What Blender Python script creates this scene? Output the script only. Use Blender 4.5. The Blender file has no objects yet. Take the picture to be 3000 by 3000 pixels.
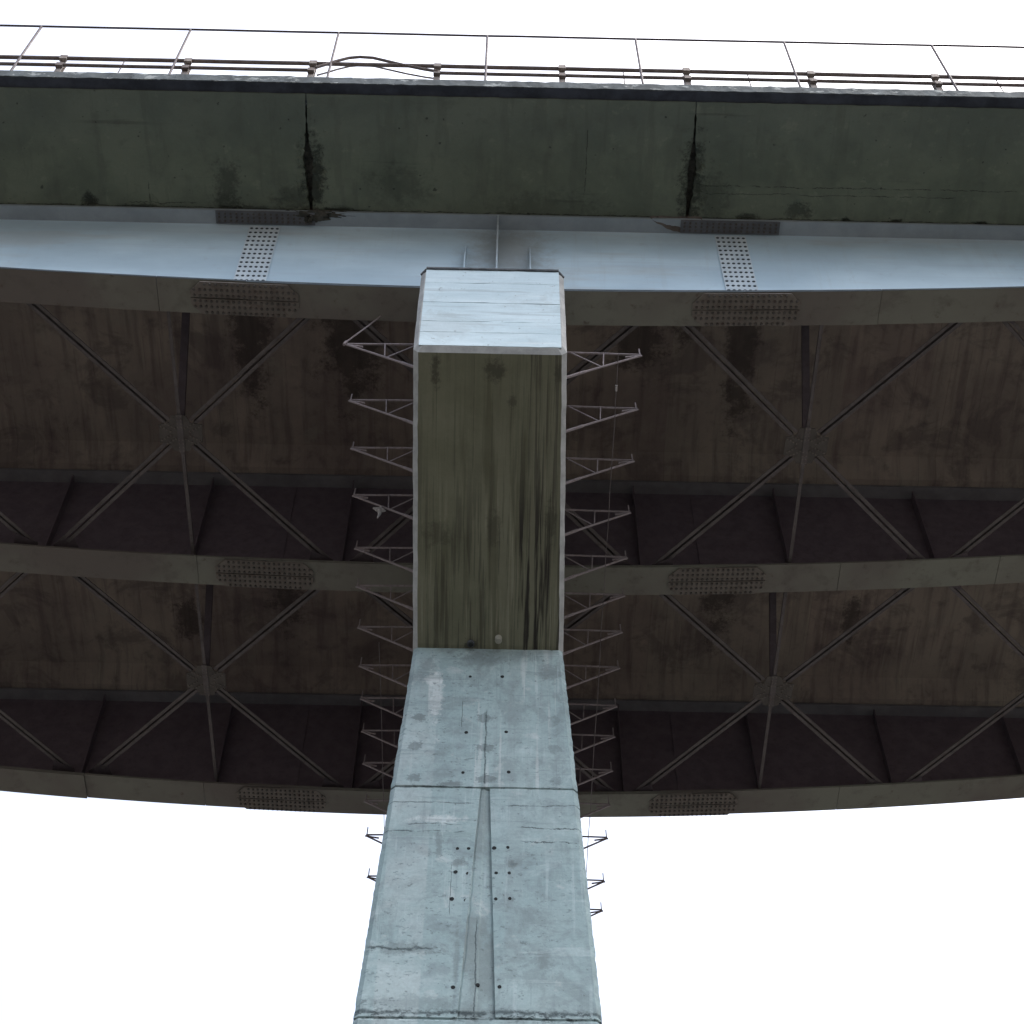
import bpy, math, random
from mathutils import Vector, Matrix, noise

# ------------------------------------------------------------------ camera, sky, sun, exposure
S = bpy.context.scene
COL = S.collection
ZG = 25.43                     # height of the girder soffit at the pier above the ground


def set_camera():
    p, y, r = 0.975712322, -0.0109984508, 0.0105629589
    F = Vector((-math.sin(y) * math.cos(p), math.cos(y) * math.cos(p), math.sin(p)))
    R0 = Vector((math.cos(y), math.sin(y), 0))
    U0 = R0.cross(F)
    R = math.cos(r) * R0 + math.sin(r) * U0
    U = -math.sin(r) * R0 + math.cos(r) * U0
    cam = bpy.data.cameras.new('camera')
    cam.sensor_width = 36
    cam.lens = 36 * 5095.7 / 3000
    cam.clip_end = 3000
    o = bpy.data.objects.new('camera', cam)
    COL.objects.link(o)
    m = Matrix((R, U, -F)).transposed().to_4x4()
    m.translation = Vector((0.1497, -12.043, ZG - 23.83))
    o.matrix_world = m
    S.camera = o


set_camera()
SUN_EL, SUN_AZ = math.radians(60), math.radians(100)     # azimuth from +Y, clockwise: a veiled sun high on the right
W = bpy.data.worlds.new('World')
S.world = W
W.use_nodes = True
wn, wl = W.node_tree.nodes, W.node_tree.links
wn.clear()
sky = wn.new('ShaderNodeTexSky')
sky.sky_type = 'NISHITA'
sky.sun_disc = False
sky.sun_elevation = SUN_EL
sky.sun_rotation = SUN_AZ
sky.air_density = 1.0
sky.dust_density = 6.0
sky.ozone_density = 1.0
hs = wn.new('ShaderNodeHueSaturation')
hs.inputs['Saturation'].default_value = 0.6           # an overcast, milky sky
bg = wn.new('ShaderNodeBackground')
bg.inputs['Strength'].default_value = 0.15
wo = wn.new('ShaderNodeOutputWorld')
wl.new(sky.outputs[0], hs.inputs['Color'])
wl.new(hs.outputs[0], bg.inputs[0])
wl.new(bg.outputs[0], wo.inputs[0])

sl = bpy.data.lights.new('sun', 'SUN')
sl.energy = 0.6
sl.angle = math.radians(40)
sl.color = (1.0, 0.97, 0.92)
so = bpy.data.objects.new('sun', sl)
COL.objects.link(so)
sd = Vector((math.sin(SUN_AZ) * math.cos(SUN_EL), math.cos(SUN_AZ) * math.cos(SUN_EL), math.sin(SUN_EL)))
so.rotation_euler = sd.to_track_quat('Z', 'Y').to_euler()
so.location = (0, -40, 60)

S.view_settings.view_transform = 'Standard'
S.view_settings.look = 'None'
S.view_settings.gamma = 1
S.view_settings.use_curve_mapping = False
S.view_settings.exposure = 1.8
S.render.engine = 'CYCLES'
S.cycles.use_denoising = True
S.cycles.max_bounces = 5
S.cycles.diffuse_bounces = 4
S.cycles.glossy_bounces = 2

rnd = random.Random(7)
# ------------------------------------------------------------------ node material helpers


class N:
    """a material with a small expression builder"""

    def __init__(s, name):
        s.m = bpy.data.materials.new(name)
        s.cache = {}
        s.m.use_nodes = True
        s.t = s.m.node_tree
        s.t.nodes.clear()
        s.out = s.t.nodes.new('ShaderNodeOutputMaterial')
        s.b = s.t.nodes.new('ShaderNodeBsdfPrincipled')
        s.t.links.new(s.b.outputs[0], s.out.inputs[0])
        tc = s.t.nodes.new('ShaderNodeTexCoord')
        s.P = tc.outputs['Object']
        sep = s.t.nodes.new('ShaderNodeSeparateXYZ')
        s.t.links.new(s.P, sep.inputs[0])
        s.x, s.y, s.z = sep.outputs

    def put(s, sock, v):
        if hasattr(v, 'is_output') or isinstance(v, bpy.types.NodeSocket):
            s.t.links.new(v, sock)
        else:
            if sock.type == 'RGBA' and len(v) == 3:
                v = (*v, 1)
            sock.default_value = v

    def M(s, op, a, b=0.0, c=0.0, clamp=False):
        n = s.t.nodes.new('ShaderNodeMath')
        n.operation = op
        n.use_clamp = clamp
        for k, v in enumerate((a, b, c)):
            s.put(n.inputs[k], v)
        return n.outputs[0]

    def step(s, v, lo, hi, a=0.0, b=1.0):
        n = s.t.nodes.new('ShaderNodeMapRange')
        n.interpolation_type = 'SMOOTHSTEP'
        for k, q in enumerate((v, lo, hi, a, b)):
            s.put(n.inputs[k], q)
        return n.outputs[0]

    def noise(s, scale, detail=5, rough=.55, stretch=(1, 1, 1), off=(0, 0, 0), dist=0.0):
        key = (scale, detail, rough, stretch, off, dist)
        if key not in s.cache:
            s.cache[key] = s.noise_(*key)
        return s.cache[key]

    def noise_(s, scale, detail, rough, stretch, off, dist):
        mp = s.t.nodes.new('ShaderNodeMapping')
        s.put(mp.inputs['Vector'], s.P)
        mp.inputs['Scale'].default_value = stretch
        mp.inputs['Location'].default_value = off
        n = s.t.nodes.new('ShaderNodeTexNoise')
        s.put(n.inputs['Vector'], mp.outputs[0])
        n.inputs['Scale'].default_value = scale
        n.inputs['Detail'].default_value = detail
        n.inputs['Roughness'].default_value = rough
        n.inputs['Distortion'].default_value = dist
        return n.outputs[0]

    def mix(s, f, a, b, mode='MIX'):
        n = s.t.nodes.new('ShaderNodeMix')
        n.data_type = 'RGBA'
        n.blend_type = mode
        s.put(n.inputs[0], f)
        s.put(n.inputs[6], a)
        s.put(n.inputs[7], b)
        return n.outputs[2]

    def cells(s, axis, width, jitter=0.0):
        """a random value per board of the given width"""
        v = s.M('DIVIDE', axis, width)
        if jitter:
            v = s.M('ADD', v, s.M('MULTIPLY', s.noise(.6, 1), jitter))
        v = s.M('FLOOR', v)
        w = s.t.nodes.new('ShaderNodeTexWhiteNoise')
        w.noise_dimensions = '1D'
        s.put(w.inputs['W'], v)
        return w.outputs[0]

    def seam(s, axis, width, half):
        v = s.M('FRACT', s.M('DIVIDE', axis, width))
        v = s.M('ABSOLUTE', s.M('SUBTRACT', v, .5))
        return s.step(v, .5 - half / width, .5)

    def blob(s, c, r, edge=.5, ns=6.0, amp=.8):
        """a stain with a ragged outline round c with radii r"""
        q = None
        for ax, cc, rr in zip((s.x, s.y, s.z), c, r):
            if rr is None:
                continue
            d = s.M('DIVIDE', s.M('SUBTRACT', ax, cc), rr)
            d = s.M('MULTIPLY', d, d)
            q = d if q is None else s.M('ADD', q, d)
        q = s.M('SQRT', q)
        q = s.M('ADD', q, s.M('MULTIPLY', s.M('SUBTRACT', s.noise(8.0 if ns > 4 else 3.0, 8, .8), .5), amp * 5.0))
        return s.step(q, 1 - edge, 1 + edge * .4, 1, 0)

    def crack(s, axis, pos, half, amp, rng=None, raxis=None, ns=3.0):
        """a thin wandering line across the given axis"""
        v = s.M('ADD', s.M('SUBTRACT', axis, pos), s.M('MULTIPLY', s.M('SUBTRACT', s.noise(ns, 6, .7), .5), amp * 2))
        v = s.step(s.M('ABSOLUTE', v), 0, half, 1, 0)
        v = s.M('MULTIPLY', v, s.step(s.noise(5, 4, .6, off=(round(pos) % 3, 3, 1)), .36, .52))
        if rng:
            k = s.M('MULTIPLY', s.step(raxis, rng[0] - .05, rng[0] + .05), s.step(raxis, rng[1] - .05, rng[1] + .05, 1, 0))
            v = s.M('MULTIPLY', v, k)
        return v

    def done(s, col, rough=.85, bump=None, strength=.3, dist=.01, metal=0.0, spec=.35):
        s.put(s.b.inputs['Base Color'], col)
        s.put(s.b.inputs['Roughness'], rough)
        s.put(s.b.inputs['Metallic'], metal)
        s.b.inputs['Specular IOR Level'].default_value = spec
        if bump is not None:
            n = s.t.nodes.new('ShaderNodeBump')
            n.inputs['Strength'].default_value = strength
            n.inputs['Distance'].default_value = dist
            s.put(n.inputs['Height'], bump)
            s.t.links.new(n.outputs[0], s.b.inputs['Normal'])
        return s.m


def m_shaft():
    s = N('weathered_concrete')
    big = s.noise(.55, 6, .6)
    med = s.noise(3.2, 8, .65, dist=.4)
    fine = s.noise(26, 6, .7)
    streak = s.noise(1.0, 6, .6, stretch=(9, 9, .35))
    c = s.mix(s.step(big, .3, .7), (.285, .385, .395), (.35, .45, .455))
    c = s.mix(s.M('MULTIPLY', s.step(med, .5, .66), .5), c, (.215, .265, .28))
    mot = s.noise(1.4, 8, .72, off=(5, 1, 2), dist=.6)
    c = s.mix(s.M('MULTIPLY', s.step(mot, .49, .60), .5), c, (.205, .255, .262))
    c = s.mix(s.M('MULTIPLY', s.step(mot, .34, .46, 1, 0), .4), c, (.47, .575, .585))
    c = s.mix(s.M('MULTIPLY', s.step(med, .28, .42, 1, 0), .5), c, (.55, .60, .60))
    up = s.step(s.z, -7.25, -7.05)
    c = s.mix(s.M('MULTIPLY', s.M('MULTIPLY', s.step(streak, .5, .68), .45), s.M('ADD', s.M('MULTIPLY', up, .7), .3)), c, (.26, .31, .325))
    c = s.mix(s.M('MULTIPLY', s.M('MULTIPLY', s.step(streak, .3, .42, 1, 0), .5), up), c, (.56, .61, .61))
    # vertical panel bands left by the formwork
    for a, b, k in ((-1.2, -.66, .25), (.28, .5, .22), (.72, .9, .14)):
        band = s.M('MULTIPLY', s.step(s.x, a, a + .03), s.step(s.x, b - .03, b, 1, 0))
        c = s.mix(s.M('MULTIPLY', s.M('MULTIPLY', band, k), s.step(s.noise(.8, 4), .35, .6)), c, (.6, .66, .66) if k > .24 else (.25, .30, .31))
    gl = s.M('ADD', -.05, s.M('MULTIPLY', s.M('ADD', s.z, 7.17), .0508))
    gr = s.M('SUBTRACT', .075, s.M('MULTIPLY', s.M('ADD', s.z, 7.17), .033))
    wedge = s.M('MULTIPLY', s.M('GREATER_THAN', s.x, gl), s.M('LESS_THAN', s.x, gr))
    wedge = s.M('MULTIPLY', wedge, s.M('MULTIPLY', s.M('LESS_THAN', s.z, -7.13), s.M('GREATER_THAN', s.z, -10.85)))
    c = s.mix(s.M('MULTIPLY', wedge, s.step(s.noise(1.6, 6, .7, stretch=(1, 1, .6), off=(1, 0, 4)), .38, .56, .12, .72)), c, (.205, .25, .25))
    # dark patches where form anchors were
    for x in (-.93, 0.0, .93):
        for z in (-5.75, -6.36, -6.97):
            w = .10 if x else .13
            c = s.mix(s.M('MULTIPLY', s.blob((x, 0, z), (w, None, .085), .3, 9, .9), .6 if x < .5 else .35), c, (.12, .145, .15))
    for x, z, w, h, k in ((.9, -4.75, .2, .22, .6), (-.85, -4.7, .13, .25, .5), (-.1, -4.5, .35, .2, .45), (.2, -4.4, .7, .15, .4),
                          (-.28, -8.45, .12, .1, .7), (.36, -8.48, .07, .08, .8), (-.42, -7.06, .15, .05, .8), 
                          (-.75, -10.65, .6, .12, .4), (-.85, -9.85, .5, .10, .55),  (.75, -10.0, .1, .22, .5),
                          (-.55, -8.15, .05, .3, .6),   (-.27, -10.0, .04, .6, .5)):
        c = s.mix(s.M('MULTIPLY', s.blob((x, 0, z), (w, None, h), .6, 7, .8), k), c, (.16, .195, .20))
    for x, z, w, h in ((-.55, -7.72, .33, .07), (-.75, -4.95, .16, .12), (-.7, -5.3, .10, .5)):
        c = s.mix(s.M('MULTIPLY', s.blob((x, 0, z), (w, None, h), .5, 7, .7), .6), c, (.66, .71, .71))
    k = None
    for q in ((s.z, -7.93, .018, .05, (-1.3, -.25), s.x), (s.z, -7.42, .014, .04, (-1.3, -.15), s.x), (s.z, -7.44, .014, .06, (.3, 1.4), s.x),
              (s.z, -7.86, .02, .12, (.45, 1.4), s.x), (s.z, -8.1, .014, .1, (.5, 1.2), s.x), (s.z, -7.8, .012, .08, (-.95, -.3), s.x),
              (s.z, -9.85, .03, .12, (-1.3, -.4), s.x), (s.z, -7.13, .035, .05, (-1.4, -.5), s.x), (s.x, 0.0, .02, .04, (-7.1, -5.6), s.z),
              (s.x, -.33, .007, .02, (-6.0, -5.4), s.z), (s.x, -.05, .014, .05, (-10.9, -9.4), s.z),
              (s.z, -10.78, .05, .09, (-1.6, 1.6), s.x), (s.x, -.38, .007, .03, (-9.3, -8.5), s.z)):
        v = s.crack(*q)
        k = v if k is None else s.M('MAXIMUM', k, v)
    c = s.mix(s.M('MULTIPLY', k, .85), c, (.05, .07, .075))
    mark = s.M('MULTIPLY', s.step(s.noise(12, 5, .7, stretch=(.8, 1, 1.5)), .58, .66), s.step(s.noise(1.1, 4, .6, off=(2, 8, 3)), .42, .56))
    c = s.mix(s.M('MULTIPLY', mark, .62), c, (.12, .155, .162))
    hb = s.noise(2.2, 6, .7, stretch=(.25, 1, 3.0), off=(0, 4, 2))
    c = s.mix(s.M('MULTIPLY', s.M('MULTIPLY', s.step(hb, .55, .64), .45), s.step(s.z, -9.0, -7.6, .3, 1)), c, (.19, .24, .25))
    c = s.mix(s.M('MULTIPLY', s.step(hb, .3, .4, 1, 0), .35), c, (.50, .60, .61))
    flow = s.noise(1.0, 5, .6, stretch=(14, 14, .5), off=(1, 1, 1))
    c = s.mix(s.M('MULTIPLY', s.M('MULTIPLY', s.step(flow, .56, .66), .4), s.step(s.noise(.9, 3), .42, .6)), c, (.20, .25, .265))
    c = s.mix(s.M('MULTIPLY', s.M('MULTIPLY', s.step(flow, .32, .42, 1, 0), .35), s.step(s.noise(.9, 3), .42, .6)), c, (.50, .60, .62))
    chip = s.M('MULTIPLY', s.step(s.M('ABSOLUTE', s.M('ADD', s.z, 10.82)), .03, .13, 1, 0), s.step(s.noise(10, 6, .75, stretch=(1, 1, 1.6)), .5, .58))
    chip = s.M('MAXIMUM', chip, s.M('MULTIPLY', s.step(s.M('ABSOLUTE', s.M('ADD', s.z, 7.12)), .01, .05, 1, 0), s.step(s.noise(10, 6, .75, stretch=(.4, 1, 1.6)), .52, .6)))
    c = s.mix(s.M('MULTIPLY', chip, .85), c, (.05, .065, .07))
    pit = s.step(s.noise(17, 3, .5), .66, .74)
    c = s.mix(s.M('MULTIPLY', pit, .55), c, (.10, .12, .125))
    c = s.mix(.6, c, s.mix(fine, (.66, .66, .66), (1.3, 1.3, 1.3)), 'MULTIPLY')
    h = s.M('ADD', s.M('MULTIPLY', med, .6), s.M('MULTIPLY', fine, .35))
    h = s.M('SUBTRACT', h, s.M('MULTIPLY', k, .8))
    return s.done(c, .9, h, .45, .015)


def m_capface():
    s = N('board_formed_concrete')
    med = s.noise(2.0, 7, .62, stretch=(.35, 1, 1.6))
    gr = s.noise(5, 6, .65, stretch=(.12, 1, 2.2))
    fine = s.noise(24, 6, .7)
    c = s.mix(s.step(med, .3, .7), (.435, .55, .60), (.55, .665, .715))
    c = s.mix(s.M('MULTIPLY', s.step(gr, .54, .66), .55), c, (.30, .365, .39))
    c = s.mix(s.M('MULTIPLY', s.step(s.noise(1.3, 8, .75, off=(2, 2, 7), dist=.5), .52, .66), .35), c, (.33, .385, .40))
    c = s.mix(s.M('MULTIPLY', s.step(s.noise(13, 3, .5), .68, .75), .5), c, (.14, .165, .175))
    c = s.mix(s.M('MULTIPLY', s.step(gr, .28, .4, 1, 0), .5), c, (.68, .72, .73))
    c = s.mix(.3, c, s.mix(fine, (.75, .75, .75), (1.2, 1.2, 1.2)), 'MULTIPLY')
    return s.done(c, .9, s.M('ADD', s.M('MULTIPLY', gr, .6), s.M('MULTIPLY', fine, .3)), .45, .012)


def m_cap():
    """hammerhead: olive algae on the sloping soffit with dark run-off streaks along it"""
    s = N('algae_stained_concrete')
    big = s.noise(.8, 6, .6)
    med = s.noise(4, 7, .65)
    fine = s.noise(25, 6, .7)
    st = s.noise(1.0, 5, .55, stretch=(7, .33, .33))
    st2 = s.noise(1.0, 5, .6, stretch=(17, .45, .45), off=(3, 0, 0))
    board = s.cells(s.x, .26)
    c = s.mix(s.step(big, .3, .7), (.142, .148, .102), (.205, .212, .155))
    c = s.mix(s.M('MULTIPLY', board, .35), c, (.20, .20, .15))
    c = s.mix(s.M('MULTIPLY', s.step(st, .52, .66), .55), c, (.085, .085, .055))
    far = s.M('ADD', s.M('MULTIPLY', s.step(s.y, .6, 2.2), .85), .15)
    side = s.M('ADD', s.M('MULTIPLY', s.step(s.x, .0, .45), .55), .45)
    c = s.mix(s.M('MULTIPLY', s.M('MULTIPLY', s.step(st2, .5, .58), far), side), c, (.03, .028, .025))
    st3 = s.noise(1.0, 4, .6, stretch=(26, .5, .5), off=(6, 0, 0))
    c = s.mix(s.M('MULTIPLY', s.M('MULTIPLY', s.step(st3, .5, .6), .55), s.step(s.x, .15, .5)), c, (.04, .036, .032))
    c = s.mix(s.M('MULTIPLY', s.M('MULTIPLY', s.step(st2, .33, .42, 1, 0), far), .35), c, (.36, .35, .27))
    c = s.mix(s.M('MULTIPLY', s.seam(s.x, .26, .012), s.M('MULTIPLY', s.step(s.noise(1.3, 3), .4, .6), .6)), c, (.07, .07, .05))
    for x, y, w, h, k in ((-.8, -.2, .07, .25, .8), (.03, -.2, .16, .14, .75), (.93, -.2, .1, .14, .6), (.28, .2, .08, .09, .6), (-.75, 2.0, .2, .2, .5),
                          (.05, 1.9, .1, .25, .5), (.85, 1.8, .08, .3, .6), (-.25, 3.55, .12, .1, .8)):
        c = s.mix(s.M('MULTIPLY', s.blob((x, y, 0), (w, h, None), .6, 8, .8), k), c, (.06, .06, .045))
    # bare grey concrete on the upright faces and on the chamfers
    gn = s.t.nodes.new('ShaderNodeNewGeometry')
    sp = s.t.nodes.new('ShaderNodeSeparateXYZ')
    s.t.links.new(gn.outputs['True Normal'], sp.inputs[0])
    upright = s.step(sp.outputs[2], -.9, -.72)
    c = s.mix(upright, c, s.mix(s.step(med, .3, .7), (.30, .31, .305), (.44, .45, .445)))
    c = s.mix(.35, c, s.mix(fine, (.7, .7, .7), (1.2, 1.2, 1.2)), 'MULTIPLY')
    return s.done(c, .92, s.M('ADD', s.M('MULTIPLY', med, .5), s.M('MULTIPLY', fine, .3)), .4, .012)


def m_overhang():
    s = N('green_concrete')
    big = s.noise(.7, 7, .62, dist=.3)
    med = s.noise(3.5, 7, .65)
    fine = s.noise(30, 6, .7)
    line = s.noise(2.5, 5, .6, stretch=(.15, 3, 1))
    st = s.noise(1.2, 4, .6, stretch=(4, .5, 1))
    c = s.mix(s.step(big, .3, .7), (.102, .12, .09), (.165, .185, .136))
    c = s.mix(s.M('MULTIPLY', s.step(s.y, -1.9, -.6, 1, 0), .4), c, (.135, .16, .15))      # bluish lichen towards the edge
    c = s.mix(s.M('MULTIPLY', s.step(med, .52, .72), .4), c, (.09, .10, .08))
    c = s.mix(s.M('MULTIPLY', s.step(med, .3, .42, 1, 0), .25), c, (.26, .28, .21))
    c = s.mix(s.M('MULTIPLY', s.step(st, .54, .66), .3), c, (.085, .095, .075))
    k = s.M('MULTIPLY', s.step(line, .6, .68), s.step(s.noise(.5, 2), .42, .6))
    c = s.mix(s.M('MULTIPLY', k, .4), c, (.05, .055, .045))
    pit = s.step(s.noise(9, 2, .4), .72, .77)
    c = s.mix(s.M('MULTIPLY', pit, .7), c, (.025, .03, .025))
    for x, y, w, h, kk in ((-4.45, -.35, .22, .5, .55), (-4.5, -.05, .3, .2, .5), (-6.75, -.05, .12, .16, .9), (-1.6, -.45, .5, .35, .35), (.9, -.1, .9, .3, .3),
                           (4.95, -.15, .22, .16, .65), (5.75, .02, .08, .07, .8), (6.6, .02, .12, .05, .9), (8.0, .03, .12, .05, .9), (4.15, .0, .2, .1, .7),
                           (-3.3, -.2, .45, .22, .5), (3.5, -.35, .3, .5, .4), (-5.9, .02, .35, .05, .8), (-2.7, .03, .5, .07, .8), (-3.04, -.55, .2, .75, .9),
                           (3.16, -.6, .2, .8, .85), (-4.0, .02, .5, .05, .7)):
        c = s.mix(s.M('MULTIPLY', s.blob((x, y, 0), (w, h, None), .6, 6, .85), kk), c, (.035, .04, .032))
    k = None
    for q in ((s.y, -.05, .014, .09, (-6.1, -5.0), s.x), (s.x, -5.75, .012, .05, (-.4, .1), s.y), (s.y, -.55, .012, .08, (3.2, 8.5), s.x),
              (s.y, -.42, .01, .06, (3.3, 7.5), s.x), (s.x, 1.42, .012, .03, (-1.5, -.4), s.y), (s.y, .02, .02, .06, (-9, 9), s.x)):
        v = s.crack(*q)
        k = v if k is None else s.M('MAXIMUM', k, v)
    c = s.mix(s.M('MULTIPLY', k, .8), c, (.02, .022, .018))
    c = s.mix(.35, c, s.mix(fine, (.7, .7, .7), (1.25, 1.25, 1.25)), 'MULTIPLY')
    return s.done(c, .92, s.M('ADD', s.M('MULTIPLY', med, .5), s.M('MULTIPLY', fine, .3)), .5, .015)


def m_soffit():
    s = N('board_marked_soffit')
    big = s.noise(.45, 6, .6)
    med = s.noise(2.6, 7, .65)
    fine = s.noise(24, 6, .7)
    b1 = s.cells(s.x, .31, .4)
    b2 = s.cells(s.x, 1.55)
    st = s.noise(1.0, 5, .6, stretch=(6, .5, 1))
    c = s.mix(s.step(big, .35, .65), (.185, .145, .13), (.29, .24, .20))
    c = s.mix(s.M('MULTIPLY', b1, .3), c, (.14, .115, .105))
    c = s.mix(s.M('MULTIPLY', b2, .4), c, (.26, .235, .19))
    pat = s.noise(1.1, 7, .7, off=(4, 4, 0), dist=.5)
    c = s.mix(s.M('MULTIPLY', s.step(pat, .5, .62), .5), c, (.085, .068, .066))
    c = s.mix(s.M('MULTIPLY', s.step(pat, .32, .44, 1, 0), .4), c, (.25, .23, .19))
    c = s.mix(s.M('MULTIPLY', s.step(st, .46, .70), .5), c, (.085, .06, .062))
    c = s.mix(s.M('MULTIPLY', s.step(med, .52, .74), .45), c, (.075, .056, .056))
    c = s.mix(s.M('MULTIPLY', s.M('MULTIPLY', s.seam(s.x, .31, .012), .35), s.step(s.noise(.7, 3, .5, off=(7, 0, 0)), .48, .6)), c, (.06, .05, .045))
    for x, y, w, h in ((2.5, 2.6, .5, .5), (3.3, 2.0, .3, .6), (-4.3, 2.4, .35, 1.6), (4.3, 2.5, .3, 1.8), (6.9, 1.6, .08, .1), (-4.0, 7.4, .5, 1.6), (4.4, 7.4, .35, 1.7),
                       (7.0, 8.6, .18, .7), (-5.9, 8.8, .3, .5), (-2.5, 2.5, .6, 1.5)):
        c = s.mix(s.M('MULTIPLY', s.blob((x, y, 0), (w, h, None), .5, 3, .7), .75), c, (.045, .035, .033))
    c = s.mix(.35, c, s.mix(fine, (.7, .7, .7), (1.25, 1.25, 1.25)), 'MULTIPLY')
    return s.done(c, .93, s.M('ADD', s.M('MULTIPLY', b1, .4), s.M('MULTIPLY', fine, .3)), .4, .012)


def m_plain(name, A, B, sc=3.0, rough=.85, dark=None, bump=.4, lichen=None):
    s = N(name)
    med = s.noise(sc, 7, .65)
    fine = s.noise(sc * 9, 5, .7)
    c = s.mix(s.step(med, .32, .68), A, B)
    if dark:
        c = s.mix(s.M('MULTIPLY', s.step(s.noise(sc * 2.3, 5, .6), .58, .7), .8), c, dark)
    if lichen:
        c = s.mix(s.M('MULTIPLY', s.step(s.noise(4.5, 7, .75, stretch=(.6, 1, 1), off=(3, 3, 3)), .56, .62), .8), c, lichen)
    c = s.mix(.3, c, s.mix(fine, (.7, .7, .7), (1.2, 1.2, 1.2)), 'MULTIPLY')
    return s.done(c, rough, s.M('ADD', med, s.M('MULTIPLY', fine, .4)), bump, .01)


def m_paint():
    """pale blue-grey girder paint with grime and a little rust"""
    s = N('girder_paint')
    big = s.noise(.5, 5, .55, stretch=(.6, 1, 1.5))
    med = s.noise(4, 6, .65)
    fine = s.noise(40, 4, .6)
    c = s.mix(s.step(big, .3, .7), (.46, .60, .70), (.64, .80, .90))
    hz = s.noise(1.2, 5, .6, stretch=(.12, 1, 5))
    c = s.mix(s.M('MULTIPLY', s.step(hz, .5, .7), .28), c, (.45, .54, .64))
    c = s.mix(s.M('MULTIPLY', s.step(med, .56, .74), .28), c, (.40, .46, .52))
    run = s.noise(1.0, 5, .65, stretch=(7, 1, .35))
    c = s.mix(s.M('MULTIPLY', s.M('MULTIPLY', s.step(run, .53, .72), .12), s.step(s.noise(.4, 3, .5, off=(3, 0, 0)), .42, .6)), c, (.36, .37, .36))
    c = s.mix(s.M('MULTIPLY', s.step(s.noise(.7, 4, .6, stretch=(.5, 1, 2.2), off=(9, 2, 1)), .52, .7), .3), c, (.44, .43, .40))
    # soot washed down near the pier
    c = s.mix(s.M('MULTIPLY', s.blob((.15, 0, 1.9), (.75, None, 1.3), .8, 2, .35), .65), c, (.25, .235, .21))
    c = s.mix(s.M('MULTIPLY', s.step(s.noise(7, 5, .7), .69, .78), .6), c, (.15, .085, .05))
    sp = s.step(s.noise(60, 2), .72, .8)
    c = s.mix(s.M('MULTIPLY', sp, .2), c, (.2, .2, .19))
    h = s.M('ADD', s.M('MULTIPLY', big, 3), s.M('MULTIPLY', fine, .05))
    return s.done(c, s.step(med, .3, .7, .42, .6), h, .2, .02, spec=.4)


def m_flange():
    """dusty olive-grey paint on the lower flanges, grimier and browner in patches"""
    s = N('flange_paint')
    big = s.noise(.35, 4, .55)
    med = s.noise(3, 7, .65)
    fine = s.noise(30, 5, .65)
    c = s.mix(s.step(big, .35, .65), (.195, .20, .168), (.142, .126, .114))
    c = s.mix(s.M('MULTIPLY', s.step(med, .5, .66), .45), c, (.11, .10, .088))
    c = s.mix(s.M('MULTIPLY', s.step(s.noise(6, 5, .7), .62, .74), .6), c, (.09, .055, .04))
    c = s.mix(.25, c, s.mix(fine, (.7, .7, .7), (1.2, 1.2, 1.2)), 'MULTIPLY')
    return s.done(c, .75, med, .2, .006)


def m_steel(name, A, B, rust, amt):
    s = N(name)
    med = s.noise(4, 7, .65)
    r = s.noise(9, 6, .7)
    c = s.mix(s.step(med, .3, .7), A, B)
    c = s.mix(s.M('MULTIPLY', s.step(r, .5, .66), amt), c, rust)
    return s.done(c, .7, s.M('ADD', med, r), .25, .004, spec=.3)


def m_ground():
    s = N('grass_and_earth')
    big = s.noise(.08, 6, .6)
    med = s.noise(1.2, 8, .7)
    c = s.mix(s.step(big, .42, .58), (.076, .068, .065), (.063, .063, .054))
    c = s.mix(s.M('MULTIPLY', med, .5), c, (.037, .036, .033))
    return s.done(c, .95, med, .6, .05)


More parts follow.
